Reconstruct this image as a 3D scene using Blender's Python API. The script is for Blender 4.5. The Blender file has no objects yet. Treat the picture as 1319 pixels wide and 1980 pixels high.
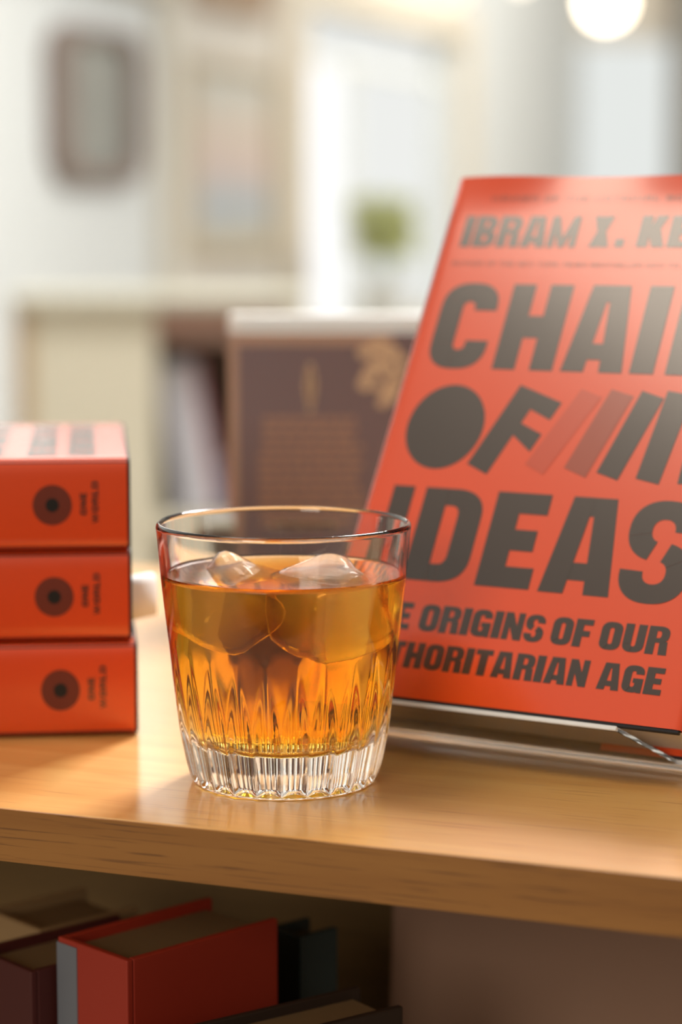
import bpy, bmesh, math, random
from mathutils import Vector, Matrix
random.seed(7)
sc = bpy.context.scene
C = sc.collection

# ------------------------------------------------------------------ camera
F_PX, CAM_H, PITCH = 4557.66, 0.21052, -0.1254
cam = bpy.data.objects.new('camera', bpy.data.cameras.new('camera'))
C.objects.link(cam)
cam.location = (0, 0, CAM_H)
cam.rotation_euler = (math.pi/2 + PITCH, 0, 0)
cam.data.sensor_fit = 'HORIZONTAL'
cam.data.sensor_width = 24.0
cam.data.lens = F_PX/1319*24.0
cam.data.clip_start = 0.02
cam.data.dof.use_dof = True
cam.data.dof.focus_distance = 0.852
cam.data.dof.aperture_fstop = cam.data.lens/19.0          # 19 mm entrance pupil
sc.camera = cam

# ------------------------------------------------------------------ view
sc.view_settings.view_transform = 'Standard'
sc.view_settings.look = 'None'
sc.view_settings.gamma = 1
sc.view_settings.use_curve_mapping = False
sc.view_settings.exposure = 0.0
try:
    sc.cycles.use_denoising = True
    sc.cycles.denoiser = 'OPENIMAGEDENOISE'
    sc.cycles.max_bounces = 20
    sc.cycles.transmission_bounces = 18
    sc.cycles.glossy_bounces = 8
    sc.cycles.transparent_max_bounces = 16
    sc.cycles.caustics_refractive = True
    sc.cycles.caustics_reflective = True
    sc.cycles.volume_bounces = 4
    sc.cycles.blur_glossy = 0.4
    sc.cycles.sample_clamp_indirect = 6.0
except Exception:
    pass

# ------------------------------------------------------------------ light
w = bpy.data.worlds.new('world'); sc.world = w
w.use_nodes = True
_nt = w.node_tree                                       # soft daylight: brighter above and ahead, dimmer behind the camera
_tc = _nt.nodes.new('ShaderNodeTexCoord'); _dp = _nt.nodes.new('ShaderNodeVectorMath'); _dp.operation = 'DOT_PRODUCT'
_dp.inputs[1].default_value = (0.0, 0.55, 0.83)
_rp = _nt.nodes.new('ShaderNodeMapRange'); _rp.inputs['From Min'].default_value = -.7; _rp.inputs['From Max'].default_value = .9
_mx = _nt.nodes.new('ShaderNodeMix'); _mx.data_type = 'RGBA'
_mx.inputs['A'].default_value = (.10, .09, .075, 1); _mx.inputs['B'].default_value = (.85, .80, .71, 1)
_nt.links.new(_tc.outputs['Generated'], _dp.inputs[0]); _nt.links.new(_dp.outputs['Value'], _rp.inputs['Value'])
_nt.links.new(_rp.outputs['Result'], _mx.inputs['Factor'])
_nt.links.new(_mx.outputs['Result'], _nt.nodes['Background'].inputs[0])
_nt.nodes['Background'].inputs[1].default_value = 0.7

def area(name, loc, target, size, power, col=(1, 1, 1), size_y=None):
    l = bpy.data.lights.new(name, 'AREA')
    l.energy = power; l.color = col; l.size = size
    if size_y: l.shape = 'RECTANGLE'; l.size_y = size_y
    o = bpy.data.objects.new(name, l); C.objects.link(o)
    o.location = loc
    o.rotation_euler = (Vector(target)-Vector(loc)).to_track_quat('-Z', 'Y').to_euler()
    return o
# daylight from the shop windows (behind, high) and the ceiling panel over the counter; front and room fills are added
area('window_daylight', (0.75, 3.0, 2.1), (0, 0.9, 0), 0.7, 178, (1.0, 0.96, 0.9), 0.7)
area('ceiling_panel', (-0.66, 0.80, 1.74), (0.0, 0.98, 0.1), 0.7, 13, (1.0, 0.86, 0.70), 0.7)
area('front_fill', (-0.85, -0.9, 0.62), (0, 0.95, 0.0), 0.7, 14, (1.0, 0.88, 0.74), 0.8)  # added fill with no seen source: lifts spines, shelf edge and compartment
area('room_fill', (1.6, 3.6, 1.6), (-0.2, 5.6, 0.3), 1.4, 58, (0.98, 0.99, 1.0), 1.0)  # added fill inside the room, brightens the receding wall
area('far_room_fill', (1.5, 5.8, 1.6), (0.8, 8.4, 0.4), 1.2, 80, (1.0, 0.96, 0.9), 1.0)  # added fill inside the room, brightens the far wall

# ------------------------------------------------------------------ helpers
def lin(r, g, b):
    f = lambda c: (c/255/12.92) if c/255 <= .04045 else ((c/255+.055)/1.055)**2.4
    return (f(r), f(g), f(b), 1)

def mat(name, col, rough=.5, spec=.5, coat=0, coat_rough=.1, metal=0, noise=0, nscale=40, bump=0):
    m = bpy.data.materials.new(name); m.use_nodes = True
    nt = m.node_tree; b = nt.nodes['Principled BSDF']
    b.inputs['Base Color'].default_value = col
    b.inputs['Roughness'].default_value = rough
    b.inputs['Specular IOR Level'].default_value = spec
    b.inputs['Coat Weight'].default_value = coat
    b.inputs['Coat Roughness'].default_value = coat_rough
    b.inputs['Metallic'].default_value = metal
    if noise or bump:
        tc = nt.nodes.new('ShaderNodeTexCoord'); n = nt.nodes.new('ShaderNodeTexNoise')
        n.inputs['Scale'].default_value = nscale; n.inputs['Detail'].default_value = 6
        nt.links.new(tc.outputs['Object'], n.inputs['Vector'])
        if noise:
            mx = nt.nodes.new('ShaderNodeMix'); mx.data_type = 'RGBA'
            mx.inputs['A'].default_value = col
            mx.inputs['B'].default_value = tuple(c*(1-noise) for c in col[:3])+(1,)
            nt.links.new(n.outputs['Fac'], mx.inputs['Factor'])
            nt.links.new(mx.outputs['Result'], b.inputs['Base Color'])
        if bump:
            bp = nt.nodes.new('ShaderNodeBump'); bp.inputs['Strength'].default_value = bump
            bp.inputs['Distance'].default_value = .0005
            nt.links.new(n.outputs['Fac'], bp.inputs['Height'])
            nt.links.new(bp.outputs['Normal'], b.inputs['Normal'])
    return m

def emit(name, col, strength):
    m = bpy.data.materials.new(name); m.use_nodes = True
    nt = m.node_tree; nt.nodes.clear()
    e = nt.nodes.new('ShaderNodeEmission'); o = nt.nodes.new('ShaderNodeOutputMaterial')
    e.inputs[0].default_value = col; e.inputs[1].default_value = strength
    nt.links.new(e.outputs[0], o.inputs[0])
    return m

class MB:
    def __init__(self): self.v = []; self.f = []; self.m = []
    def face(self, pts, mi=0):
        i = len(self.v); self.v += [tuple(p) for p in pts]
        self.f.append(tuple(range(i, i+len(pts)))); self.m.append(mi)
    def turn(self, i0, out):
        """from face i0 on, wind each face so that its normal points along out(centre)."""
        for i in range(i0, len(self.f)):
            p = [Vector(self.v[k]) for k in self.f[i]]
            n = Vector((0, 0, 0))
            for a, b in zip(p, p[1:]+p[:1]): n += a.cross(b)
            if n.dot(out(sum(p, Vector())/len(p))) < 0: self.f[i] = tuple(reversed(self.f[i]))
    def box(self, x0, x1, y0, y1, z0, z1, mi=0, M=None):
        P = [Vector((x, y, z)) for z in (z0, z1) for y in (y0, y1) for x in (x0, x1)]
        if M is not None: P = [M @ p for p in P]
        i = len(self.v); self.v += [tuple(p) for p in P]
        for f in ((0,2,3,1), (4,5,7,6), (0,1,5,4), (2,6,7,3), (0,4,6,2), (1,3,7,5)):
            self.f.append(tuple(i+k for k in f)); self.m.append(mi)
    def grid(self, G, mi=0, closed=False):
        i = len(self.v); n = len(G[0])
        for r in G: self.v += [tuple(p) for p in r]
        for a in range(len(G)-1):
            for b in range(n if closed else n-1):
                c = (b+1) % n
                self.f.append((i+a*n+b, i+a*n+c, i+(a+1)*n+c, i+(a+1)*n+b)); self.m.append(mi)
    def prism(self, poly, z0, z1, mi=0, M=None):       # poly counter-clockwise in xy
        n = len(poly)
        B = [Vector((x, y, z0)) for x, y in poly]; T = [Vector((x, y, z1)) for x, y in poly]
        if M is not None: B = [M @ p for p in B]; T = [M @ p for p in T]
        i = len(self.v); self.v += [tuple(p) for p in B+T]
        self.f.append(tuple(i+k for k in reversed(range(n)))); self.m.append(mi)
        self.f.append(tuple(i+n+k for k in range(n))); self.m.append(mi)
        for k in range(n):
            j = (k+1) % n
            self.f.append((i+k, i+j, i+n+j, i+n+k)); self.m.append(mi)
    def build(self, name, mats, parent=None, smooth=False, bevel=0, seg=2, fix=True, **kw):
        me = bpy.data.meshes.new(name); me.from_pydata(self.v, [], self.f)
        for m in (mats if isinstance(mats, (list, tuple)) else [mats]): me.materials.append(m)
        me.polygons.foreach_set('material_index', self.m)
        if smooth: me.polygons.foreach_set('use_smooth', [True]*len(me.polygons))
        if fix:
            bm = bmesh.new(); bm.from_mesh(me); bmesh.ops.recalc_face_normals(bm, faces=bm.faces); bm.to_mesh(me); bm.free()
        me.update()
        o = bpy.data.objects.new(name, me); C.objects.link(o)
        if parent: o.parent = parent
        if bevel:
            b = o.modifiers.new('bevel', 'BEVEL'); b.width = bevel; b.segments = seg
            b.limit_method = 'ANGLE'; b.angle_limit = .6
        for k, v in kw.items(): o[k] = v
        return o

def thing(name, label, cat, M=None, group=None):
    o = bpy.data.objects.new(name, None); C.objects.link(o)
    o.empty_display_size = .02
    if M is not None: o.matrix_world = M
    tag(o, label, cat, group)
    return o
def tag(o, label, cat, group=None):
    o['label'] = label; o['category'] = cat
    if group: o['group'] = group
    return o
def frame(o, x, y):                                     # matrix from an origin and two axes
    x = Vector(x).normalized(); y = Vector(y).normalized(); z = x.cross(y)
    m = Matrix((x, y, z)).transposed().to_4x4(); m.translation = Vector(o)
    return m
def yawed(x, y, z, a): return Matrix.Translation((x, y, z)) @ Matrix.Rotation(a, 4, 'Z')
def height_at(py, d): return CAM_H + d*math.tan(math.atan((990-py)/F_PX)+PITCH)
def side_at(px, d): return (px-659.5)/F_PX*d

# ------------------------------------------------------------------ materials
def wood(name, c1, c2, pore, rough, coat, scale=1.0, lo=.60, slant=0.0, sx=22):
    m = bpy.data.materials.new(name); m.use_nodes = True
    nt = m.node_tree; N = nt.nodes; L = nt.links; b = N['Principled BSDF']
    tc = N.new('ShaderNodeTexCoord')
    def stretched(sx, sy, sz, detail, dist=0):
        mp = N.new('ShaderNodeMapping'); mp.inputs['Rotation'].default_value = (0, slant, 0); mp.inputs['Scale'].default_value = (sx*scale, sy*scale, sz*scale)
        n = N.new('ShaderNodeTexNoise'); n.inputs['Scale'].default_value = 1; n.inputs['Detail'].default_value = detail
        n.inputs['Distortion'].default_value = dist
        L.new(tc.outputs['Object'], mp.inputs['Vector']); L.new(mp.outputs['Vector'], n.inputs['Vector'])
        return n.outputs['Fac']
    broad = stretched(5, 60, 90, 4, .6)
    fine = stretched(sx, 500, 620 if sx == 22 else 1050, 3, .25)
    r1 = N.new('ShaderNodeValToRGB'); r1.color_ramp.elements[0].position = .32; r1.color_ramp.elements[1].position = .68
    r1.color_ramp.elements[0].color = c1; r1.color_ramp.elements[1].color = c2
    L.new(broad, r1.inputs['Fac'])
    r2 = N.new('ShaderNodeValToRGB'); r2.color_ramp.elements[0].position = lo; r2.color_ramp.elements[1].position = lo+.1
    r2.color_ramp.elements[0].color = (0, 0, 0, 1); r2.color_ramp.elements[1].color = (.75, .75, .75, 1)
    L.new(fine, r2.inputs['Fac'])
    mx = N.new('ShaderNodeMix'); mx.data_type = 'RGBA'; mx.inputs['B'].default_value = pore
    L.new(r2.outputs['Color'], mx.inputs['Factor']); L.new(r1.outputs['Color'], mx.inputs['A'])
    L.new(mx.outputs['Result'], b.inputs['Base Color'])
    b.inputs['Roughness'].default_value = rough
    b.inputs['Coat Weight'].default_value = coat; b.inputs['Coat Roughness'].default_value = .17
    return m
M_OAK = wood('oak_veneer', (.60, .30, .078, 1), (.68, .375, .115, 1), (.40, .18, .045, 1), .38, .6)
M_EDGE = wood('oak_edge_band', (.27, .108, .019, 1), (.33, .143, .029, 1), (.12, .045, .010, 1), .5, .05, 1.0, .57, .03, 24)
M_CARCASS = wood('oak_carcass', (.17, .10, .028, 1), (.21, .125, .036, 1), (.1, .06, .02, 1), .6, 0)

M_ORANGE = mat('orange_jacket_paper', (.74, .062, .0025, 1), .29, .5, 1.0, .17, noise=.03, nscale=300)
M_PRINT = mat('black_print', (.036, .019, .011, 1), .29, .5, 1.0, .17)
M_PRINT_FAINT = mat('faint_print', (.55, .050, .006, 1), .29, .5, 1.0, .17)
M_PRINT_DIM = mat('dim_print', (.33, .042, .010, 1), .29, .5, 1.0, .17)
M_RING = mat('brown_ring_print', (.15, .022, .008, 1), .42, .4)
M_BLACK = mat('deep_black_print', (.010, .007, .005, 1), .45, .35)
M_BOARD = mat('black_case_cloth', (.022, .022, .026, 1), .7, .3)
M_PAGES = mat('page_paper', (.62, .57, .49, 1), .8, .2, noise=.12, nscale=600)
M_WHITE_PAPER = mat('white_paper', (.82, .83, .84, 1), .6)

def glass_mat(name, col, ior, rough=0):
    m = bpy.data.materials.new(name); m.use_nodes = True
    b = m.node_tree.nodes['Principled BSDF']
    b.inputs['Base Color'].default_value = col
    b.inputs['Transmission Weight'].default_value = 1
    b.inputs['IOR'].default_value = ior
    b.inputs['Roughness'].default_value = rough
    return m
M_GLASS = glass_mat('clear_glass', (1, 1, 1, 1), 1.5)
M_ACRYLIC = glass_mat('clear_acrylic', (.97, .98, .98, 1), 1.45, .02)
M_LIQUID = glass_mat('amber_drink', (1, 1, 1, 1), 1.34)
nt = M_LIQUID.node_tree
va = nt.nodes.new('ShaderNodeVolumeAbsorption')
va.inputs['Color'].default_value = (.96, .775, .035, 1); va.inputs['Density'].default_value = 72
nt.links.new(va.outputs[0], nt.nodes['Material Output'].inputs['Volume'])
M_ICE = glass_mat('ice', (.96, .97, 1, 1), 1.025, .2)
M_ICE.node_tree.nodes['Principled BSDF'].inputs['Transmission Weight'].default_value = .86
nt = M_ICE.node_tree
n = nt.nodes.new('ShaderNodeTexNoise'); n.inputs['Scale'].default_value = 260; n.inputs['Detail'].default_value = 4
tcn = nt.nodes.new('ShaderNodeTexCoord'); nt.links.new(tcn.outputs['Object'], n.inputs['Vector'])
bp = nt.nodes.new('ShaderNodeBump'); bp.inputs['Strength'].default_value = .5; bp.inputs['Distance'].default_value = .001
nt.links.new(n.outputs['Fac'], bp.inputs['Height']); nt.links.new(bp.outputs['Normal'], nt.nodes['Principled BSDF'].inputs['Normal'])

M_WALL = mat('painted_wall', lin(208, 211, 209), .85, .2, noise=.03, nscale=6)
M_BEIGE = mat('beige_wall', lin(206, 196, 180), .85, .2, noise=.03, nscale=6)
M_CASING = mat('tan_casing', lin(204, 195, 178), .6)
M_CREAM = mat('cream_paint', lin(205, 200, 182), .6, noise=.04, nscale=12)
M_FLOOR = mat('floor_boards', lin(176, 160, 138), .5, noise=.2, nscale=5)

# ------------------------------------------------------------------ lettering
def sup(a, b, th, p):
    c, s = math.cos(th), math.sin(th)
    return (a*math.copysign(abs(c)**(2/p), c), b*math.copysign(abs(s)**(2/p), s))
def band(cx, cy, a, b, s, t, d0, d1, p=2.5, n=20):
    out = []
    ai, bi = max(a-s, a*.02), max(b-t, b*.02)
    for k in range(n):
        q = []
        for th in (d0+(d1-d0)*k/n, d0+(d1-d0)*(k+1)/n):
            th = math.radians(th)
            o = sup(a, b, th, p); i = sup(ai, bi, th, p)
            q.append(((cx+o[0], cy+o[1]), (cx+i[0], cy+i[1])))
        out.append([q[0][0], q[1][0], q[1][1], q[0][1]])
    return out
def R(x0, x1, y0, y1): return [(x0, y0), (x1, y0), (x1, y1), (x0, y1)]
def glyph(ch, x0, x1, y0, h, s=None, t=None):
    w_ = x1-x0; y1 = y0+h; cx = (x0+x1)/2
    if s is None: s = w_*.37
    if t is None: t = min(h*.21, s*.9)
    P = []
    if ch == 'I': P = [R(x0, x1, y0, y1)]
    elif ch == '.': P = [R(x0, x1, y0, y0+min(h*.27, w_*1.1))]
    elif ch == 'H': P = [R(x0, x0+s, y0, y1), R(x1-s, x1, y0, y1), R(x0+s, x1-s, y0+h*.5-t*.55, y0+h*.5+t*.55)]
    elif ch == 'N': P = [R(x0, x0+s*.82, y0, y1), R(x1-s*.82, x1, y0, y1), [(x0, y1), (x1-s*.95, y0), (x1, y0), (x0+s*.95, y1)]]
    elif ch == 'E': P = [R(x0, x0+s*1.08, y0, y1)]+[R(x0+s, x1-d, y0+a, y0+a+t) for a, d in ((0, 0), (h/2-t/2, w_*.1), (h-t, 0))]
    elif ch == 'F': P = [R(x0, x0+s*1.08, y0, y1)]+[R(x0+s, x1-d, y0+a, y0+a+t) for a, d in ((h*.48-t/2, w_*.1), (h-t, 0))]
    elif ch == 'L': P = [R(x0, x0+s*1.08, y0, y1), R(x0, x1, y0, y0+t)]
    elif ch == 'T': P = [R(cx-s*.55, cx+s*.55, y0, y1), R(x0, x1, y1-t, y1)]
    elif ch == 'A':
        k = w_*.19; g = s*.98
        P = [[(x0, y0), (x0+g, y0), (cx, y1), (x0+k, y1)], [(x1-g, y0), (x1, y0), (x1-k, y1), (cx, y1)],
             R(x0+g*.6, x1-g*.6, y0+h*.14, y0+h*.14+t*.95), [(cx-w_*.2, y0+h*.80), (cx+w_*.2, y0+h*.80), (x1-k, y1), (x0+k, y1)]]
    elif ch in 'CG':
        b = h*.30
        P = band(cx, y1-b, w_/2, b, s, t, 0, 180)+band(cx, y0+b, w_/2, b, s, t, 180, 360)+[R(x0, x0+s, y0+b, y1-b)]
        P.append(R(x1-s, x1, y1-b-h*.02, y1-b))
        if ch == 'C': P.append(R(x1-s, x1, y0+b, y0+b+h*.03))
        else: P += [R(x1-s, x1, y0+b, y0+h*.53), R(cx, x1, y0+h*.53-t*.8, y0+h*.53), R(x1-s*.6, x1, y0, y0+b)]
    elif ch in 'OQ':
        b = h*.30
        P = band(cx, y1-b, w_/2, b, s, t, 0, 180)+band(cx, y0+b, w_/2, b, s, t, 180, 360)+[R(x0, x0+s, y0+b, y1-b), R(x1-s, x1, y0+b, y1-b)]
    elif ch == 'U':
        b = h*.30
        P = band(cx, y0+b, w_/2, b, s, t, 180, 360)+[R(x0, x0+s, y0+b, y1), R(x1-s, x1, y0+b, y1)]
    elif ch == 'D':
        b = h*.30; a = w_*.52
        P = [R(x0, x0+s, y0, y1), R(x0+s, x1-a, y1-t*.8, y1), R(x0+s, x1-a, y0, y0+t*.8), R(x1-s, x1, y0+b, y1-b)]
        P += band(x1-a, y1-b, a, b, s, t*.8, 0, 90)+band(x1-a, y0+b, a, b, s, t*.8, 270, 360)
    elif ch in 'BPR':
        def bowl(ya, yb, xr):
            b = (yb-ya)/2; a = (xr-x0)*.5; tt = min(t*.8, b*.62)
            return [R(x0+s*.9, xr-a, yb-tt, yb), R(x0+s*.9, xr-a, ya, ya+tt)]+band(xr-a, ya+b, a, b, min(s*.95, a*.8), tt, -90, 90, 2.6)
        P = [R(x0, x0+s, y0, y1)]
        if ch == 'B': P += bowl(y0, y0+h*.55, x1)+bowl(y0+h*.47, y1, x1-w_*.04)
        else: P += bowl(y0+h*(.42 if ch == 'R' else .38), y1, x1)
        if ch == 'R': P.append([(x1-s*.95, y0), (x1+w_*.02, y0), (x1-w_*.04, y0+h*.47), (x1-s*1.05, y0+h*.5)])
    elif ch == 'S':
        t *= .88; b = (h+t)/4
        P = band(cx, y1-b, w_/2, b, s*.95, t, -2, 255, 2.3, 28)+band(cx, y0+b, w_/2, b, s*.95, t, 75, -182, 2.3, 28)
    elif ch == 'M':
        q = s*.72
        P = [R(x0, x0+q, y0, y1), R(x1-q, x1, y0, y1), [(x0, y1), (cx-q*.42, y0), (cx+q*.42, y0), (x0+q*1.1, y1)], [(x1-q*1.1, y1), (cx-q*.42, y0), (cx+q*.42, y0), (x1, y1)]]
    elif ch == 'W':
        q = s*.62
        P = [[(a, y1), (b_, y0), (b_+q, y0), (a+q, y1)] for a, b_ in ((x0, x0+w_*.2), (cx-q/2, x0+w_*.2), (cx-q/2, x1-w_*.2-q), (x1-q, x1-w_*.2-q))]
    elif ch == 'X': P = [[(x0, y0), (x0+s*1.02, y0), (x1, y1), (x1-s*1.02, y1)], [(x1-s*1.02, y0), (x1, y0), (x0+s*1.02, y1), (x0, y1)]]
    elif ch == 'K': P = [R(x0, x0+s, y0, y1), [(x0+s*.7, y0+h*.42), (x0+s*1.6, y0+h*.42), (x1, y1), (x1-s*1.05, y1)], [(x1-s*1.02, y0), (x1+w_*.02, y0), (x0+s*1.75, y0+h*.68), (x0+s*.8, y0+h*.5)]]
    elif ch == 'Y': P = [R(cx-s*.5, cx+s*.5, y0, y0+h*.5), [(cx-s*.5, y0+h*.42), (cx+s*.5, y0+h*.42), (x0+s, y1), (x0, y1)], [(cx-s*.5, y0+h*.42), (cx+s*.5, y0+h*.42), (x1, y1), (x1-s, y1)]]
    return P
WID = {'I': .44, 'M': 1.28, 'W': 1.4, '.': .42, ' ': .45, 'E': .86, 'F': .84, 'L': .8, 'T': .92, 'A': 1.1, 'S': .98}
def text(s_, x0, x1, y0, h, gap=.13, bold=.37):
    tot = sum(WID.get(c, 1) for c in s_)+gap*(len(s_)-1)
    k = (x1-x0)/tot; x = x0; P = []
    for c in s_:
        wd = WID.get(c, 1)*k
        if c != ' ': P += glyph(c, x, x+wd, y0, h, min(bold*k*1.0, wd*.45) if c not in 'I.' else None)
        x += wd+gap*k
    return P

# front cover design, millimetres from the spine and from the tail
PR = []
def put(polys, mi): PR.extend((p, mi) for p in polys)
put(text('WINNER OF THE NATIONAL BOOK AWARD', 19.6, 142, 229.0, 2.5, .2, .24), 3)
put(text('IBRAM', 10.4, 65.4, 206.2, 15.4, .10, .42), 1)
put(glyph('X', 71.3, 80.8, 206.4, 15.4, 4.4), 1); put(glyph('.', 83.3, 87.5, 206.5, 15.4), 1)
put(text('KENDI', 93.0, 151.5, 206.6, 15.4, .10, .42), 1)
put(text('AUTHOR OF THE NEW YORK TIMES BESTSELLER HOW TO BE AN ANTIRACIST', 9.4, 152, 196.9, 2.2, .2, .22), 3)
put(glyph('C', 10.4, 37.2, 146.9, 41.4, 10.6, 9.2), 1)
put(glyph('H', 42.3, 70.2, 147.4, 40.7, 10.6, 9.6), 1)
put(glyph('A', 73.8, 101.4, 147.5, 40.8, 10.6, 8), 1)
put(glyph('I', 104.6, 115.2, 147.6, 40.8), 1)
put(glyph('N', 120.2, 150.4, 147.6, 40.8, 10.6), 1)
put([[(28.3+17.9*math.cos(math.radians(a)), 119.7+19.6*math.sin(math.radians(a))) for a in range(0, 360, 5)]], 1)
put([[(43.3, 103.3), (53.4, 99.0), (68.0, 136.4), (57.9, 140.5)], [(60.5, 131.6), (75.2, 125.0), (78.6, 133.1), (57.9, 140.5)],
     [(57.6, 119.6), (70.0, 110.3), (73.3, 118.4), (61.0, 123.8)]], 1)
put([[(69.4, 104.6), (78.6, 100.4), (95.6, 136.4), (85.8, 139.8)]], 2)
put([[(87.0, 104.0), (97.4, 100.2), (109.4, 137.4), (99.0, 140.2)]], 4)
put([[(101.6, 102.8), (111.4, 99.9), (122.6, 137.0), (112.4, 140.1)], [(118.9, 101.2), (129.2, 99.2), (134.6, 139.0), (123.4, 140.5)]], 1)
put([R(136.9, 147.6, 100.0, 140.4)], 1)
put(glyph('I', 12.7, 22.6, 50.2, 41.4), 1)
put(glyph('D', 28.0, 56.4, 50.2, 41.4, 10.8, 9.6), 1)
put(glyph('E', 61.2, 85.4, 50.2, 41.6, 10.8, 9.2), 1)
put(glyph('A', 89.3, 119.8, 50.0, 41.8, 11.2, 8), 1)
put(glyph('S', 121.8, 150.6, 48.8, 43.8, 10.2, 9.3), 1)
for s_, a, b_ in (('THE', 12.8, 37.3), ('ORIGINS', 41.5, 96.6), ('OF', 100.0, 116.8), ('OUR', 120.6, 148.8)):
    put(text(s_, a, b_, 28.6, 11.6, .10, .40), 1)
for s_, a, b_ in (('AUTHORITARIAN', 12.6, 119.4), ('AGE', 124.0, 150.4)):
    put(text(s_, a, b_, 12.5, 11.0, .10, .40), 1)

# ------------------------------------------------------------------ the orange hardcover
BW, BH, BT = .162, .241, .0355
def wave(u, v, amount):                                 # jacket paper lifting along its head
    k = max(0, (v-.222)/(BH-.222))
    return amount*k*k*(.0012*math.sin(u*62+.4)+.0011*math.sin(u*25))
def spine_x(z): return -.0006*math.sin(math.pi*max(0, min(1, z/BT)))
def make_book(name, label, lift):
    root = thing(name, label, 'book')
    # dust jacket: profile (u, z) carried from head to tail
    prof = [(BW-.045, BT-.0034), (BW-.004, BT-.0034), (BW-.0008, BT-.0030), (BW, BT-.0016), (BW-.0008, BT-.0003), (BW-.003, BT)]
    prof += [(BW-.003-(BW-.010)*k/26, BT) for k in range(1, 27)]
    prof += [(.0035, BT-.0001), (.0016, BT-.0008), (.0005, BT-.0018), (0, BT-.0034)]
    prof += [(spine_x(BT-.0034-(BT-.0068)*k/14), BT-.0034-(BT-.0068)*k/14) for k in range(1, 14)]
    prof += [(0, .0034), (.0005, .0018), (.0016, .0008), (.0035, .0001), (.007, 0), (BW-.003, 0), (BW-.0008, .0003), (BW, .0016), (BW-.0008, .0030), (BW-.004, .0034), (BW-.045, .0034)]
    vs = [BH*k/40 for k in range(41)]
    mb = MB()
    mb.grid([[(u, v, z+(wave(u, v, lift) if z > BT-.001 else 0)) for u, z in prof] for v in vs])
    for k_, (poly, mi) in enumerate(PR):
        mb.face([(x/1000, y/1000, BT+.00010+.000008*(k_ % 12)+wave(x/1000, y/1000, lift)) for x, y in poly], mi)
    # spine print: ringed disc, publisher's words, end of the title
    def sp(v, z, e=(.00012)): return (spine_x(z)-e, v, z)
    zc = BT*.50; vc = .0300
    def disc(r, e, mi):
        n = 48
        for k in range(n):
            a, b_ = 2*math.pi*k/n, 2*math.pi*(k+1)/n
            mb.face([sp(vc, zc, e), sp(vc+r*math.cos(a), zc+r*math.sin(a), e), sp(vc+r*math.cos(b_), zc+r*math.sin(b_), e)], mi)
    disc(.0078, .0002, 5); disc(.0027, .0003, 7)
    def across(s_, vb, size, z0, z1):                   # words set across the spine
        for k_, p in enumerate(text(s_, z0*1000, z1*1000, 0, size*1000, .22, .32)):
            mb.face([sp(vb+y/1000, x/1000, .00016+.000008*(k_ % 12)) for x, y in p], 6)
    across('ONE', .0163, .0026, zc-.0040, zc+.0046)
    across('WORLD', .0116, .0026, zc-.0072, zc+.0090)
    for k_, p in enumerate(text('CHAIN OF IDEAS', 0, 128, 0, 17, .12, .38)):   # reads from head to tail
        mb.face([sp(.186-x/1000, zc-.0085+y/1000, .00016+.000008*(k_ % 12)) for x, y in p], 1)
    def away(c):
        if c.z > BT-.00005: return Vector((0, 0, 1))
        if c.x < .0002: return Vector((-1, 0, 0))
        return c-Vector((min(max(c.x, .006), BW-.006), c.y, BT-.0018 if c.z > BT/2 else .0018))
    mb.turn(0, away)
    j = mb.build('dust_jacket', [M_ORANGE, M_PRINT, M_PRINT_FAINT, M_PRINT_DIM, M_PRINT_DIM, M_RING, M_PRINT, M_BLACK], root, smooth=True, fix=False)
    j['label'] = 'orange paper jacket with heavy black lettering'
    bd = MB(); e = .0013
    bd.box(.002, BW-.0012, -e, BH+.0005, BT-.0030, BT-.0004)
    bd.box(.002, BW-.0012, -e, BH+.0005, .0004, .0030)
    bd.box(.0006, .0030, -e, BH+.0005, .0012, BT-.0012)
    bd.build('case_boards', M_BOARD, root, bevel=.0005)
    pg = MB(); pg.box(.0032, BW-.005, .0028, BH-.003, .0031, BT-.0031)
    pg.build('page_block', M_PAGES, root)
    return root
def copy_book(src, label):
    r = src.copy(); C.objects.link(r); r['label'] = label
    for ch in src.children:
        c = ch.copy(); C.objects.link(c); c.parent = r
    return r

# ------------------------------------------------------------------ the place: bookcase frame
EYAW, EY, BOARD = -.37256, .77524, .0193
CASE = yawed(0, EY, 0, EYAW)
case = thing('bookcase', 'low oak bookcase whose top carries the glass and the orange books', 'bookcase', yawed(0, EY, -.95, EYAW))
z0 = .95
m = MB(); m.box(-.72, .52, .0012, .545, z0-BOARD, z0); m.build('top_board', M_OAK, case, bevel=.0012)['label'] = 'pale glossy oak veneer top'
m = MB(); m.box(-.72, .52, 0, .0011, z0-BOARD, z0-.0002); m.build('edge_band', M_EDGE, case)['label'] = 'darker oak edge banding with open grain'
m = MB(); m.box(-.719, .519, .262, .270, .02, z0-BOARD); m.build('back_panel', M_CARCASS, case)
for x in (-.72, .501):
    m = MB(); m.box(x, x+.019, .004, .5, 0, z0-BOARD); m.build('side_panel', M_CARCASS, case)
for zz in (.05, .36, .665):
    m = MB(); m.box(-.70, .50, .010, .262, zz-.019, zz); m.build('shelf', M_CARCASS, case)
SHELF_Z = .665-.95

# ------------------------------------------------------------------ room
FLOOR_Z = -.95
m = MB(); m.box(-4, 4, -1.2, 9.4, FLOOR_Z-.05, FLOOR_Z); m.build('floor', M_FLOOR, kind='structure')
m = MB(); m.box(-4, 4, 3.6, 9.4, 1.75, 1.8); m.build('ceiling', M_WALL, kind='structure')
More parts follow.
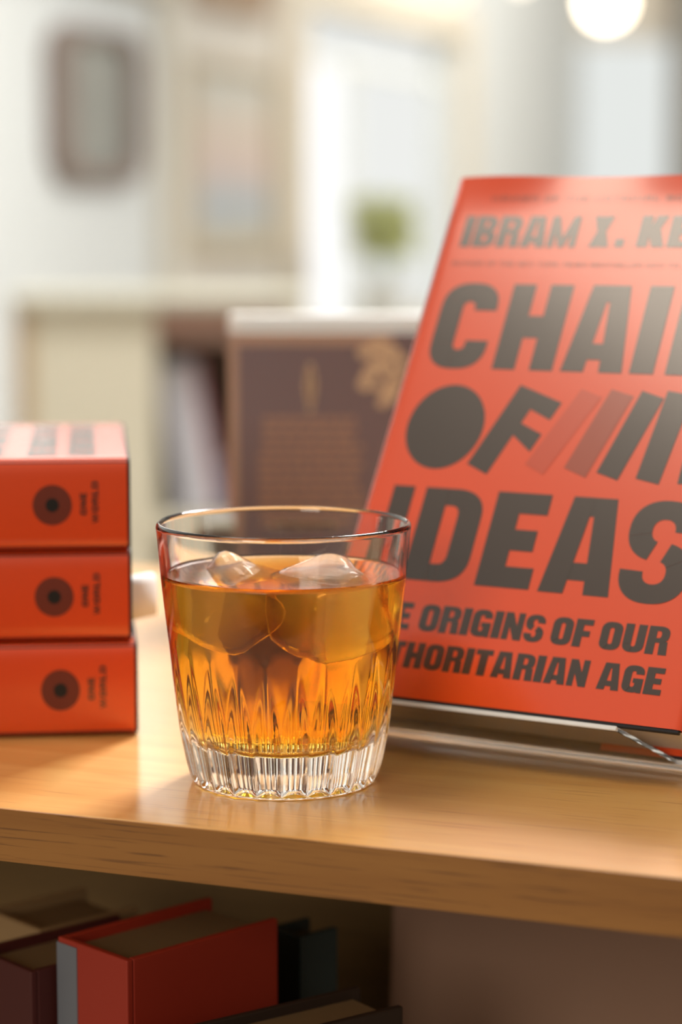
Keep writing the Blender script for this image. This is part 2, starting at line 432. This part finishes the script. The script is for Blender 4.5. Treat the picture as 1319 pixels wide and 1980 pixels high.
# the window wall runs away from left to right
KX, BX = .352, -2.1088
def wall_d(px): return -BX/(KX-(px-659.5)/F_PX)
UN = math.hypot(KX, 1)
WALL = frame((BX, 0, 0), (KX, 1, 0), (0, 0, 1))         # x along the wall, y up, z out of the wall to the right/front
def wx(px): return wall_d(px)*UN
def wz(px, py): return height_at(py, wall_d(px))
s0, s1 = wx(577), wx(880)
zt, zb = wz(577, 10), -.06
m = MB(); th = .12
m.box(1.5, s0, FLOOR_Z, 1.75, -th, 0, M=WALL); m.box(s1, 9.6, FLOOR_Z, 1.75, -th, 0, M=WALL)
m.box(s0, s1, FLOOR_Z, zb, -th, 0, M=WALL); m.box(s0, s1, zt, 1.75, -th, 0, M=WALL)
m.build('wall_left', M_WALL, kind='structure')
E_W1 = emit('bright_daylight', (1, 1, 1, 1), 1.15)
E_W2 = emit('pale_daylight', (.96, .97, .94, 1), .90)
E_W3 = emit('far_daylight', (.93, .96, .93, 1), .86)
E_W4 = emit('blue_daylight', (.78, .86, .90, 1), .82)
win = thing('window_1', 'tall bright window behind the plant in the receding wall', 'window', WALL); win['kind'] = 'structure'
sm = s0+(s1-s0)*.42; zm = wz(577, 95)
def pane(x0, x1, y0, y1, mt, par, nm='pane'):
    q = MB(); q.box(x0, x1, y0, y1, -.09, -.085); return q.build(nm, mt, par)
pane(s0, sm, zb, zm, E_W1, win); pane(sm, s1, zb, zm, E_W2, win); pane(s0, s1, zm, zt, E_W2, win)
m = MB()
m.box(sm-.008, sm+.008, zb, zm, -.1, -.05); m.box(s0, s1, zm-.01, zm+.01, -.1, -.05)
m.build('sash', mat('white_sash', lin(226, 228, 222), .6), win)
m = MB()
m.box(wx(530), s0, zb-.05, zt+.1, 0, .03); m.box(s1, s1+.10, zb-.05, zt+.1, 0, .03); m.box(s0, s1, zt, zt+.1, 0, .03)
m.box(wx(530), s1+.1, zb-.05, zb, 0, .08)
m.build('casing', M_CASING, win)
# pilaster between picture and poster
m = MB(); m.box(wx(300), wx(333), FLOOR_Z, 1.75, 0, .035, M=WALL); m.build('trim_1', mat('pilaster_paint', lin(208, 203, 190), .7), kind='structure')
m = MB(); m.box(wx(333), wx(530), FLOOR_Z, 1.75, 0, .012, M=WALL); m.build('trim_2', mat('panel_paint', lin(204, 198, 187), .7), kind='structure')
# far wall with its own openings
FD = 8.4
def fx(px): return side_at(px, FD)
def fz(py): return height_at(py, FD)
m = MB(); m.box(wall_d(880)*0+.2, 4, FD, FD+.1, FLOOR_Z, 1.75); m.build('wall_far', M_BEIGE, kind='structure')
def far_window(nm, lab, px0, px1, py0, zlow, e, case_m):
    t = thing(nm, lab, 'window'); t['kind'] = 'structure'
    q = MB(); q.box(fx(px0), fx(px1), FD-.02, FD-.01, zlow, fz(py0)); q.build('pane', e, t)
    q = MB()
    q.box(fx(px0)-.05, fx(px0), FD-.05, FD, zlow, fz(py0)+.05); q.box(fx(px1), fx(px1)+.05, FD-.05, FD, zlow, fz(py0)+.05)
    q.box(fx(px0), fx(px1), FD-.05, FD, fz(py0), fz(py0)+.05)
    q.build('casing', case_m, t)
M_GREYC = mat('grey_casing', lin(186, 182, 172), .7)
far_window('window_2', 'pale window on the far wall above the display book', 1110, 1285, 85, -.2, E_W3, M_GREYC)
far_window('window_3', 'narrow bluish window on the far wall left of the wider one', 905, 992, 222, -.2, E_W4, M_GREYC)
m = MB(); m.box(fx(1294), fx(1294)+.4, FD-.3, FD, FLOOR_Z, 1.75); m.build('trim_3', mat('dark_column', lin(128, 124, 118), .7), kind='structure')
m = MB(); m.box(fx(1003), fx(1080), FD-.03, FD, fz(345), fz(252))
tag(m.build('wall_notice', mat('slate_notice', lin(158, 166, 176), .7), bevel=.004), 'small slate grey panel on the far wall between the two windows', 'panel')

# added glowing transom, out of view, brightens the top of the book stack
far_ = thing('added_transom', 'added unseen glowing transom above the mirror, lighting the book stack', 'window', WALL); far_['kind'] = 'structure'
q = MB(); q.box(wx(-60), wx(310), .68, 1.15, .012, .018); q.build('pane', emit('transom_fill_glow', (1, .95, .88, 1), 3.4), far_)
q = MB()
for c_ in ((wx(-60)-.04, wx(-60), .66, 1.19), (wx(310), wx(310)+.04, .66, 1.19), (wx(-60), wx(310), .66, .68), (wx(-60), wx(310), 1.15, 1.19)): q.box(*c_, 0.001, .045)
q.build('casing', M_CASING, far_)
# framed mirror with rounded corners
def rrect(x0, x1, y0, y1, r, n=8):
    P = []
    for cx, cy, a in ((x1-r, y0+r, -90), (x1-r, y1-r, 0), (x0+r, y1-r, 90), (x0+r, y0+r, 180)):
        P += [(cx+r*math.cos(math.radians(a+90*k/n)), cy+r*math.sin(math.radians(a+90*k/n))) for k in range(n+1)]
    return P
a0, a1 = wx(92), wx(262); b0, b1 = wz(170, 352), wz(92, 38)
pic = thing('wall_mirror', 'dark framed mirror with rounded corners on the pale wall', 'mirror', WALL @ Matrix.Translation((a0, b0, 0)))
W_, H_ = a1-a0, b1-b0; fw = .055
O_ = rrect(0, W_, 0, H_, .07); I_ = rrect(fw*1.3, W_-fw, fw*.5, H_-fw*.4, .05)
m = MB()
for k in range(len(O_)):
    j = (k+1) % len(O_)
    m.face([(*O_[k], .03), (*O_[j], .03), (*I_[j], .03), (*I_[k], .03)])
    m.face([(*O_[k], 0.001), (*O_[j], 0.001), (*O_[j], .03), (*O_[k], .03)])
    m.face([(*I_[k], .03), (*I_[j], .03), (*I_[j], .012), (*I_[k], .012)])
m.build('frame', mat('dark_walnut', lin(128, 114, 106), .5), pic)
m = MB(); m.prism(I_, .004, .012)
m.build('mirror_glass', mat('silvered_glass', lin(168, 170, 164), .25, metal=.3, noise=.25, nscale=5), pic)
# faded poster on the panel
a0, a1 = wx(345), wx(520); b0, b1 = wz(345, 495), wz(345, 110)
pos = thing('framed_poster', 'faded pink and blue poster in a tan frame beside the window', 'poster', WALL @ Matrix.Translation((a0, b0, .012)))
W_, H_ = a1-a0, b1-b0
m = MB(); m.box(0, W_, 0, .02, 0, .02); m.box(0, W_, H_-.02, H_, 0, .02); m.box(0, .04, .02, H_-.02, 0, .02); m.box(W_-.04, W_, .02, H_-.02, 0, .02)
m.build('frame', mat('tan_frame', lin(190, 176, 152), .6), pos)
pm = bpy.data.materials.new('poster_print'); pm.use_nodes = True
nt = pm.node_tree; tcn = nt.nodes.new('ShaderNodeTexCoord'); sx_ = nt.nodes.new('ShaderNodeSeparateXYZ'); rp = nt.nodes.new('ShaderNodeValToRGB')
nz = nt.nodes.new('ShaderNodeTexNoise'); nz.inputs['Scale'].default_value = 7
ad = nt.nodes.new('ShaderNodeMath'); ad.operation = 'MULTIPLY_ADD'; ad.inputs[1].default_value = .25
nt.links.new(tcn.outputs['Generated'], sx_.inputs[0]); nt.links.new(tcn.outputs['Object'], nz.inputs['Vector'])
nt.links.new(nz.outputs['Fac'], ad.inputs[0]); nt.links.new(sx_.outputs['Y'], ad.inputs[2]); nt.links.new(ad.outputs[0], rp.inputs['Fac'])
e = rp.color_ramp.elements; e[0].position = .1; e[0].color = lin(196, 186, 160); e[1].position = 1; e[1].color = lin(196, 194, 184)
for p_, c_ in ((.3, lin(176, 182, 186)), (.42, lin(180, 184, 186)), (.56, lin(204, 186, 178)), (.8, lin(206, 192, 178))):
    q = e.new(p_); q.color = c_
nt.links.new(rp.outputs['Color'], nt.nodes['Principled BSDF'].inputs['Base Color'])
m = MB(); m.box(.04, W_-.04, .02, H_-.02, 0, .006); m.build('print', pm, pos)
# brown plaque above it, mostly out of frame
m = MB(); m.box(wx(362), wx(500), wz(430, 22), wz(430, 22)+.25, .012, .04, M=WALL)
tag(m.build('wall_plaque', mat('brown_plaque', lin(166, 142, 118), .6), bevel=.003), 'brown plaque at the top edge above the faded poster', 'plaque')

# pendant lamps
def pendant(px, py, d, r, strength, lab):
    x, z = side_at(px, d), height_at(py, d)
    t = thing('pendant_lamp', lab, 'lamp', Matrix.Translation((x, d, z)), 'warm globe pendants')
    q = MB(); q.grid([[(r*math.sin(math.pi*i/14)*math.cos(2*math.pi*k/24), r*math.sin(math.pi*i/14)*math.sin(2*math.pi*k/24), -r*math.cos(math.pi*i/14)) for k in range(24)] for i in range(15)], closed=True)
    q.build('globe', emit('warm_globe', (1, .86, .66, 1), strength), t, smooth=True)
    q = MB(); q.grid([[(rr*math.cos(2*math.pi*k/16), rr*math.sin(2*math.pi*k/16), zz) for k in range(16)] for rr, zz in ((.018, r*.94), (.018, r+.04), (.004, r+.045), (.004, 1.75-z))], closed=True)
    q.build('cord', mat('lamp_cord', lin(90, 80, 70), .6), t, smooth=True)
pendant(1162, 2, 6.2, .055, 9, 'lit globe lamp at the top above the far window')
pendant(868, -22, 6.0, .04, 1.6, 'dim warm globe lamp at the top above the tall window')
pendant(985, -60, 7.6, .06, 5, 'warm globe lamp hanging close to the far beige wall')

# plant on the sill
px_, d_ = 742, 5.4
plant = thing('potted_plant', 'yellow green potted plant in front of the tall window', 'plant', Matrix.Translation((side_at(px_, d_), d_, height_at(640, d_))))
h0 = height_at(438, d_)-height_at(640, d_)
q = MB()
for k in range(260):
    a = random.uniform(0, 6.28); r = .075*random.random()**.5; zz = h0+random.uniform(-.062, .062)
    c = Vector((r*math.cos(a), r*math.sin(a), zz)); n1 = Vector((random.uniform(-1, 1), random.uniform(-1, 1), random.uniform(-1, 1))).normalized()
    n2 = n1.orthogonal().normalized(); l, wd = .026, .011
    q.face([c-n1*l, c+n2*wd, c+n1*l, c-n2*wd])
q.build('foliage', mat('leaf_green', lin(192, 196, 128), .6, noise=.2, nscale=30), plant)
q = MB()
for k in range(5):
    a = k*1.26
    q.grid([[(.012*math.cos(a)*(1+s)+.003*math.cos(b*1.57), .012*math.sin(a)*(1+s)+.003*math.sin(b*1.57), .06+s*(h0-.06)) for b in range(4)] for s in (0, .5, 1)], closed=True)
q.build('stem', mat('stem_green', lin(150, 165, 110), .6), plant)
q = MB(); q.grid([[(rr*math.cos(2*math.pi*k/24), rr*math.sin(2*math.pi*k/24), zz) for k in range(24)] for rr, zz in ((.0, -.02), (.045, -.02), (.06, .1), (.063, .11), (.056, .11), (.05, .08), (0, .08))], closed=True)
q.build('pot', mat('white_pot', lin(222, 222, 216), .5), plant, smooth=True)

# plinth under the plant
pz = height_at(640, d_)-.02
m = MB(); m.box(-.16, .16, -.12, .12, 0, pz-FLOOR_Z-.001)
o = m.build('plant_stand', mat('white_stand', lin(226, 228, 224), .6), bevel=.004); o.location = (side_at(px_, d_)+.0, d_, FLOOR_Z)
tag(o, 'pale square plinth under the potted plant by the tall window', 'stand')

# cream shelving unit in the middle distance
UD = 3.6
ux0, ux1 = side_at(28, UD), side_at(585, UD); uz = height_at(592, UD)
un = thing('shelving_unit', 'cream shelving unit with tan post standing before the left wall', 'shelf', Matrix.Translation((ux0, UD, FLOOR_Z)))
UW, UH = ux1-ux0, uz-FLOOR_Z; dv = side_at(300, UD)-ux0
m = MB(); m.box(-.005, UW+.005, -.01, .25, UH, UH+.018); m.build('top_board', mat('grey_top', lin(186, 184, 170), .6), un, bevel=.002)
m = MB(); m.box(0, .026, 0, .24, 0, UH); m.build('post', mat('tan_post', lin(168, 146, 116), .6), un)
m = MB(); m.box(.026, dv, .004, .24, 0, UH); m.build('front_panel', M_CREAM, un)
m = MB(); m.box(UW-.02, UW, 0, .24, 0, UH); m.build('side_panel', M_CREAM, un)
m = MB(); m.box(dv, UW-.02, .22, .24, 0, UH); m.build('back_panel', mat('brown_back', lin(140, 116, 104), .7), un)
rb = height_at(1005, UD)-FLOOR_Z
m = MB(); m.box(dv, UW-.02, .0, .22, rb-.02, rb); m.build('shelf', M_CREAM, un)
m = MB(); m.box(dv, UW-.02, .012, .022, UH-.055, UH); m.build('valance', mat('rose_brown_rail', lin(160, 128, 116), .7), un)
def unit_book(nm, lab, w_, d, h, col, x, tilt, strip=None):
    t = thing(nm, lab, 'book', Matrix.Translation((ux0+x, UD+.03, FLOOR_Z+rb+.001)) @ Matrix.Rotation(tilt, 4, 'Y'), 'books in the cream shelving unit')
    q = MB(); q.box(0, w_, 0, d, 0, h); q.build('cover', mat(nm+'_cover', col, .6), t, bevel=.002)
    q = MB(); q.box(.004, w_-.004, .004, d+.0005, h, h+.001); q.build('page_block', M_PAGES, t)
    if strip:
        q = MB(); q.box(w_, w_+.008, 0, d, 0, h); q.build('back_cover', mat(nm+'_back', strip, .6), t)
unit_book('tall_book', 'pale grey leaning book with a rose back cover in the cream shelving unit', .055, .12, .235, lin(176, 176, 186), dv+.038, -.16, lin(168, 112, 118))
unit_book('small_book', 'dark navy low book beside the leaning grey one', .04, .10, .085, lin(60, 62, 84), dv+.0965, 0)
unit_book('brown_book', 'brown book at the right in the cream shelving unit', .04, .12, .26, lin(92, 72, 62), dv+.135, 0)

# ------------------------------------------------------------------ objects on the top
# display easel and book
BYAW, LEAN = -.53762, .54819
ub = Vector((math.cos(BYAW), math.sin(BYAW), 0)); bk = Vector((-math.sin(BYAW), math.cos(BYAW), 0))
vb = math.cos(LEAN)*Vector((0, 0, 1))+math.sin(LEAN)*bk
nb = math.cos(LEAN)*bk-math.sin(LEAN)*Vector((0, 0, 1))
BK = .9873
BL = Vector((-.01285*BK, .94021*BK, CAM_H-(CAM_H-.0208)*BK))
O = BL+BT*nb*BK
book = make_book('hardcover_book', 'orange hardcover with heavy black title propped face-out on the clear easel', 1.0)
BM = frame(O, ub, vb) @ Matrix.Scale(BK, 4)
book.matrix_world = BM
# easel: sheet bent at the shelf; ledge under the tail, back rest behind the cover, rear strut
eas = thing('book_easel', 'clear bent acrylic easel holding the propped orange book', 'book stand', BM)
sh = .0018; gap = .0014
m = MB()                                               # ledge: plate in the (u, w) plane below the tail
L0, L1, cz = .010, .150, BT-.001
poly = [(-.003, -sh-.0005), (.171, -sh-.0005), (.171, .004), (.1495, .004), (.1365, cz), (.018, cz), (.005, .004), (-.003, .004)]
Ml = Matrix(((1, 0, 0, 0), (0, 0, 1, -gap-sh), (0, 1, 0, 0), (0, 0, 0, 1)))
m.prism([(x, z) for x, z in poly], 0, sh, M=Ml)
m.f = [tuple(reversed(f)) for f in m.f]
m.build('ledge', M_ACRYLIC, eas, bevel=.0004)
M_FROST_GLINT = glass_mat('frosted_edge_glint', (.93, .95, .96, 1), 1.3, .5)  # window glint along the acrylic edges, put into a whitish frosted colour
M_FROST_GLINT.node_tree.nodes['Principled BSDF'].inputs['Transmission Weight'].default_value = .25
m = MB(); m.box(.0182, .1363, -gap-sh, -gap, cz+.0001, cz+.0013); m.build('front_edge', M_FROST_GLINT, eas, bevel=.0003)['label'] = 'polished front edge with the window glint put into its whitish colour'
m = MB(); m.box(.002, .170, -gap-sh-.0002, -gap-sh+.0012, -.0036, -.0024); m.build('lower_bend', M_FROST_GLINT, eas, bevel=.0003)  # whitish strip standing in for the glint along the bend
m = MB(); m.box(.0, .168, -gap, .17, -sh-.0006, -.0006); m.build('back_rest', M_ACRYLIC, eas, bevel=.0004)
m = MB()
inv = BM.inverted()
top = BM @ Vector((0, .165, -sh-.0008)); foot = Vector((top.x, top.y, .0015))+bk*.055
Ms = inv @ frame(foot, ub, (top-foot).normalized())
m.box(.03, .135, 0, (top-foot).length-.002, -.0026, 0, M=Ms); m.build('rear_strut', M_ACRYLIC, eas, bevel=.0004)

# stack of three
SY = .11029
sx, sy = -.08374, .94102
def lay(dx, dy, z, yaw):
    x = Vector((math.cos(yaw), math.sin(yaw), 0)); b = Vector((-math.sin(yaw), math.cos(yaw), 0))
    return frame(Vector((sx, sy, z))+x*dx+b*dy, b, -x)
hs = (.0388, .0372, .0376); z = .0006
for k, (dx, dy, yw, lab) in enumerate(((0, 0, SY+.004, 'bottom orange hardcover of the stack, resting on the oak top'),
                                       (-.0020, .0012, SY-.012, 'middle orange hardcover of the stack of three'),
                                       (-.0022, .0004, SY-.004, 'topmost orange hardcover of the stack of three'))):
    b = copy_book(book, lab); b['group'] = 'stacked orange hardcovers'
    b.matrix_world = lay(dx, dy, z, yw) @ Matrix.Diagonal((1, 1, (hs[k]-.0006)/BT, 1))
    z += hs[k]
# paper slip poking from the stack
m = MB()
m.grid([[(x*.62-.0005, y, q) for x, q in ((0, 0), (.003, 0), (.0056, -.0008), (.0068, -.0034), (.0072, -.009), (.0060, -.018))] for y in (-.012, 0, .012)])
o = m.build('paper_slip', M_WHITE_PAPER, smooth=True); sd = o.modifiers.new('solid', 'SOLIDIFY'); sd.thickness = .0004
o.matrix_world = yawed(sx-.0040, sy+.035, .0605, SY-.75)
tag(o, 'white paper slip curling out of the middle book of the stack', 'paper')

# dark book shown back-on, with a white one behind
DD = 1.26
dx0, dx1 = side_at(441, DD), side_at(826, DD); dzt = height_at(646, DD)
dkb = thing('dark_paperback', 'dark plum paperback showing its back cover behind the glass', 'book', yawed(dx0, DD, .0006, 0))
DW, DH = dx1-dx0, dzt
M_PLUM = mat('plum_cover', lin(98, 88, 98), .5); M_TAUPE = mat('taupe_print', lin(150, 130, 120), .55); M_BLURB = mat('blurb_print', lin(140, 115, 104), .55)
M_GILT = mat('pale_gold_print', lin(178, 160, 138), .55)
m = MB(); m.box(0, DW, 0, .014, 0, DH)
def ink(x0, x1, y0, y1, mi): m.face([(x0, -.0002, y0), (x1, -.0002, y0), (x1, -.0002, y1), (x0, -.0002, y1)], mi)
kx = DW/385.; kz = DH/(1)
def X(px): return (px-441)*kx
def Z(py): return height_at(py, DD)
ink(0, X(460), 0, DH, 1); ink(X(460), X(760), Z(670), DH, 1)
for r_ in range(13):                                   # blurb: rows of short words
    x = X(508)+random.uniform(-.0, .0) - (.002 if r_ > 3 else 0); yb = Z(808)-r_*.0049
    end = X(690 if r_ < 3 else 702)
    while x < end-.002:
        l = random.uniform(.004, .010); l = min(l, end-x)
        ink(x, x+l, yb-.0031, yb, 2); x += l+.0012
for k in range(9):                                     # slim ornament
    zc = Z(712)-k*(Z(712)-Z(792))/8; wd = .0042*(1-abs(k-3.5)/7)
    m.face([(X(600)-wd, -.0002, zc), (X(600), -.0002, zc-.0026), (X(600)+wd, -.0002, zc), (X(600), -.0002, zc+.0026)], 3)
for k in range(46):                                    # gilt spray in the corner
    a = random.uniform(0, 6.28); r = random.random()**.6
    cx_, cz_ = X(738)+.012*r*math.cos(a), Z(715)+.019*r*math.sin(a); q = random.uniform(.0018, .0036)
    m.face([(cx_+q*math.cos(t*1.047+a), -.0002-.000002*k, cz_+q*math.sin(t*1.047+a)) for t in range(6)], 3)
ink(X(520), X(668), Z(1032), Z(1014), 3)
m.turn(6, lambda c: Vector((0, -1, 0)))
m.build('cover', [M_PLUM, M_TAUPE, M_BLURB, M_GILT], dkb, fix=False)
m = MB(); m.box(.001, DW-.002, .0018, .0122, DH, DH+.0004); m.build('page_block', M_PAGES, dkb)
whb = thing('white_book', 'white jacketed book standing just behind the dark plum paperback', 'book', yawed(dx0-.0005, DD+.016, .0006, 0))
wh = height_at(613, DD+.016)
m = MB(); m.box(0, DW+.004, 0, .022, 0, wh); m.build('cover', mat('white_jacket', lin(214, 217, 218), .45), whb, bevel=.001)
m = MB(); m.box(.001, DW, .002, .020, wh, wh+.0004); m.build('page_block', M_WHITE_PAPER, whb)

# ------------------------------------------------------------------ the glass
GX, GY = -.02133, .8675
NSEG, NF = 24*16, 24
def lerp(tab, z):
    for (za, ra), (zb_, rb_) in zip(tab, tab[1:]):
        if z <= zb_:
            t = (z-za)/(zb_-za); return ra+(rb_-ra)*t
    return tab[-1][1]
def smooth_tab(pts, n=90):                              # Catmull-Rom through (z, r)
    out = []
    P = [pts[0]]+pts+[pts[-1]]
    per = max(2, n//(len(pts)-1))
    for i in range(1, len(P)-2):
        for k in range(per):
            t = k/per
            q = []
            for c in (0, 1):
                p0, p1, p2, p3 = P[i-1][c], P[i][c], P[i+1][c], P[i+2][c]
                q.append(.5*((2*p1)+(-p0+p2)*t+(2*p0-5*p1+4*p2-p3)*t*t+(-p0+3*p1-3*p2+p3)*t**3))
            out.append(tuple(q))
    out.append(pts[-1]); return out
HG = .0977
outer = smooth_tab([(.0008, .0347), (.006, .0368), (.0177, .0390), (.035, .0411), (.0534, .0431), (.0765, .0457), (.09, .0469), (.0957, .0474)], 84)
inner = [(.0150, .012), (.0152, .022), (.0160, .0285), (.0185, .0325), (.0235, .0346)]+smooth_tab([(.030, .0360), (.045, .0390), (.060, .0414), (.0784, .0436), (.09, .0448), (.0957, .0453)], 60)
def flute(z, th):
    top_ = .0520
    if z >= top_: return 0
    k = (top_-z)/top_
    k = k*k*(3-2*k) if k < .5 else k*.9+.05
    D = .0021*min(1, k*1.35)
    t = (th/(2*math.pi)*NF) % 1-.5
    x = (D-.0021*4*t*t*.9)/(.00012)
    d = (.00012)*(x if x > 20 else math.log1p(math.exp(x)))
    return d*min(1, (z+.0004)/.004)
rows = []
rows.append([(0, 0)])
def ring(r, z, fl=True):
    return [((r-(flute(z, th) if fl else 0))*math.cos(th), (r-(flute(z, th) if fl else 0))*math.sin(th), z) for th in [2*math.pi*k/NSEG for k in range(NSEG)]]
G = [ring(.0004, .0016, 0), ring(.026, .0016, 0), ring(.0295, .0010, 0), ring(.0318, .0002, 0), ring(.0335, 0, 0)]
G += [ring(r, z) for z, r in outer]
G += [ring(.0474-.00105+.00105*math.cos(a), .0957+.0020*math.sin(a), 0) for a in [math.pi*k/10 for k in range(1, 10)]]
G += [ring(r, z, 0) for z, r in reversed(inner)] + [ring(.0004, .0150, 0)]
glass = thing('tumbler', 'clear fluted tumbler with amber drink standing near the oak shelf edge', 'glass', Matrix.Translation((GX, GY, .0001)))
m = MB(); m.grid(G, closed=True)
n_ = len(m.v)
m.f.append(tuple(reversed(range(NSEG)))); m.m.append(0)
m.f.append(tuple(range(n_-NSEG, n_))); m.m.append(0)
m.f = [tuple(reversed(f)) for f in m.f]
m.build('glass_body', M_GLASS, glass, smooth=True)
# the drink
LV = .0784; ov = .00012
m = MB()
prof = [(z, r) for z, r in inner if z < LV-.0012]
Gd = [ring(.0003, .0150-ov, 0)]+[ring(r+ov, z-(ov if z < .02 else 0), 0) for z, r in prof]
rl = lerp(inner, LV)
Gd += [ring(rl+ov, LV+.0006, 0), ring(rl-.0005, LV+.0002, 0), ring(rl-.0014, LV, 0)]
Gd += [ring(rl*k, LV, 0) for k in (.9, .6, .3, .01)]
m.grid(Gd, closed=True); n_ = len(m.v)
m.f.append(tuple(reversed(range(NSEG)))); m.m.append(0)
m.f.append(tuple(range(n_-NSEG, n_))); m.m.append(0)
o = m.build('amber_drink', M_LIQUID, smooth=True); o.location = (GX, GY, .0001)
tag(o, 'clear amber drink filling the tumbler to below its rim', 'drink')
# ice
M_CLOUDY = M_ICE.copy(); M_CLOUDY.name = 'cloudy_ice'
q = M_CLOUDY.node_tree.nodes['Principled BSDF']
q.inputs['Transmission Weight'].default_value = .92; q.inputs['Roughness'].default_value = .14
M_ICE.node_tree.nodes['Principled BSDF'].inputs['Transmission Weight'].default_value = .97
M_ICE.node_tree.nodes['Principled BSDF'].inputs['Roughness'].default_value = .06
M_CORE = bpy.data.materials.new('cloudy_core'); M_CORE.use_nodes = True
nt = M_CORE.node_tree; nt.nodes.clear()
vs_ = nt.nodes.new('ShaderNodeVolumeScatter'); vs_.inputs['Density'].default_value = 38; vs_.inputs['Color'].default_value = (.97, .98, 1, 1)
out_ = nt.nodes.new('ShaderNodeOutputMaterial'); nt.links.new(vs_.outputs[0], out_.inputs['Volume'])
for q_ in (M_ICE, M_CLOUDY):
    q_.node_tree.nodes['Principled BSDF'].inputs['Coat Weight'].default_value = .7
    q_.node_tree.nodes['Principled BSDF'].inputs['Coat Roughness'].default_value = .05
def ice(nm_label, size, loc, rot, seed, mt):
    rnd = random.Random(seed)
    n = 22; vs, fs = [], []
    m = MB()
    ph = [rnd.uniform(0, 6.28) for _ in range(9)]
    G_ = []
    for i in range(n+1):
        row = []
        for k in range(2*n):
            a = math.pi*i/n; b = 2*math.pi*k/(2*n)
            d = Vector((math.sin(a)*math.cos(b), math.sin(a)*math.sin(b), -math.cos(a)))
            p = 5.0
            s = (abs(d.x)**p+abs(d.y)**p+abs(d.z)**p)**(-1/p)
            v = d*s
            wob = 1+.035*math.sin(3*v.x+ph[0])*math.sin(3*v.y+ph[1])+.03*math.sin(4*v.z+ph[2]+2*v.x)+.02*math.sin(7*v.y+ph[3]+3*v.z)
            row.append((v.x*size[0]*wob, v.y*size[1]*wob, v.z*size[2]*wob))
        G_.append(row)
    m.grid(G_, closed=True)
    o = m.build('ice_cube', mt, smooth=True)
    c = MB(); c.grid([[tuple(x*.86 for x in p) for p in r] for r in G_], closed=True)
    c.build('cloudy_core', M_CORE, o, smooth=True)
    o.location = loc; o.rotation_euler = rot
    tag(o, nm_label, 'ice'); o['group'] = 'ice in the tumbler'
ice('large cloudy ice cube breaking the surface at the right of the drink', (.0155, .0150, .0150), (GX+.0140, GY+.000, .0660), (.30, -.22, .55), 3, M_CLOUDY)
ice('smaller clear ice cube floating at the left of the drink', (.0135, .0130, .0135), (GX-.0175, GY+.006, .0672), (.45, .42, .85), 5, M_ICE)

# ------------------------------------------------------------------ books in the compartment below
def low_book(nm, lab, px, py, d, yaw, t_, w_, cols, group='upright books under the oak top'):
    """spine of thickness t_ faces local -y; cover runs back along +y; top edge seen at pixel height py."""
    zt_ = height_at(py, d); h = zt_-SHELF_Z-.0006
    t = thing(nm, lab, 'book', yawed(side_at(px, d), d, SHELF_Z+.0006, yaw), group)
    q = MB(); q.box(-t_, 0, 0, .003, 0, h); q.box(-.003, 0, .003, w_, 0, h); q.box(-t_, -t_+.003, .003, w_, 0, h)
    q.build('cover', cols[0], t, bevel=.0006)
    q = MB(); q.box(-t_+.0031, -.0031, .0031, w_-.004, .003, h-.004); q.build('page_block', cols[1], t)
    if len(cols) > 2:
        q = MB(); q.box(-t_-.0002, -t_+.012, -.0004, .0, 0, h-.002); q.box(-t_-.0004, -t_, 0, .04, 0, h-.002); q.build('spine_band', cols[2], t)
M_DPAGE = mat('tan_page_edges', lin(122, 98, 62), .8, noise=.1, nscale=400)
low_book('red_book', 'thick red book with a grey spine band upright below the shelf', 232, 1858, .845, -.80, .042, .076,
         (mat('brick_red_cover', lin(160, 46, 26), .55), M_DPAGE, mat('slate_band', lin(112, 116, 124), .6)))
low_book('teal_book', 'dark teal book upright behind the red book below the shelf', 580, 1812, .925, -.84, .02, .02,
         (mat('teal_cover', lin(40, 56, 56), .6), mat('teal_pages', lin(70, 66, 50), .8)))
low_book('maroon_book', 'dark maroon book upright left of the red book below the shelf', 40, 1880, .87, -.84, .040, .07,
         (mat('maroon_cover', lin(74, 26, 22), .6), M_DPAGE))
low_book('tan_book', 'tan book with pale page edges upright at the left under the shelf', 60, 1800, .93, -.84, .04, .05,
         (mat('tan_cover', lin(150, 122, 84), .6), M_DPAGE))
low_book('brown_low_book', 'dark brown low book upright right of the red book below the shelf', 330, 2052, .80, -.95, .03, .10,
         (mat('dark_brown_cover', lin(46, 32, 22), .6), M_DPAGE))
# large mauve book face-out against the back panel
MB_ = CASE @ Matrix.Translation((-.062, .205, SHELF_Z+.0006)) @ Matrix.Rotation(-.08, 4, 'X')
t = thing('face_out_book', 'large mauve brown book standing face-out under the shelf', 'book', MB_)
m = MB(); m.box(0, .30, 0, .003, 0, .248); m.box(0, .30, .013, .016, 0, .248); m.box(0, .003, .003, .013, 0, .248); m.build('cover', mat('mauve_cover', lin(152, 118, 96), .6), t, bevel=.0008)
m = MB(); m.box(.003, .296, .0031, .0129, .003, .245); m.build('page_block', M_PAGES, t)
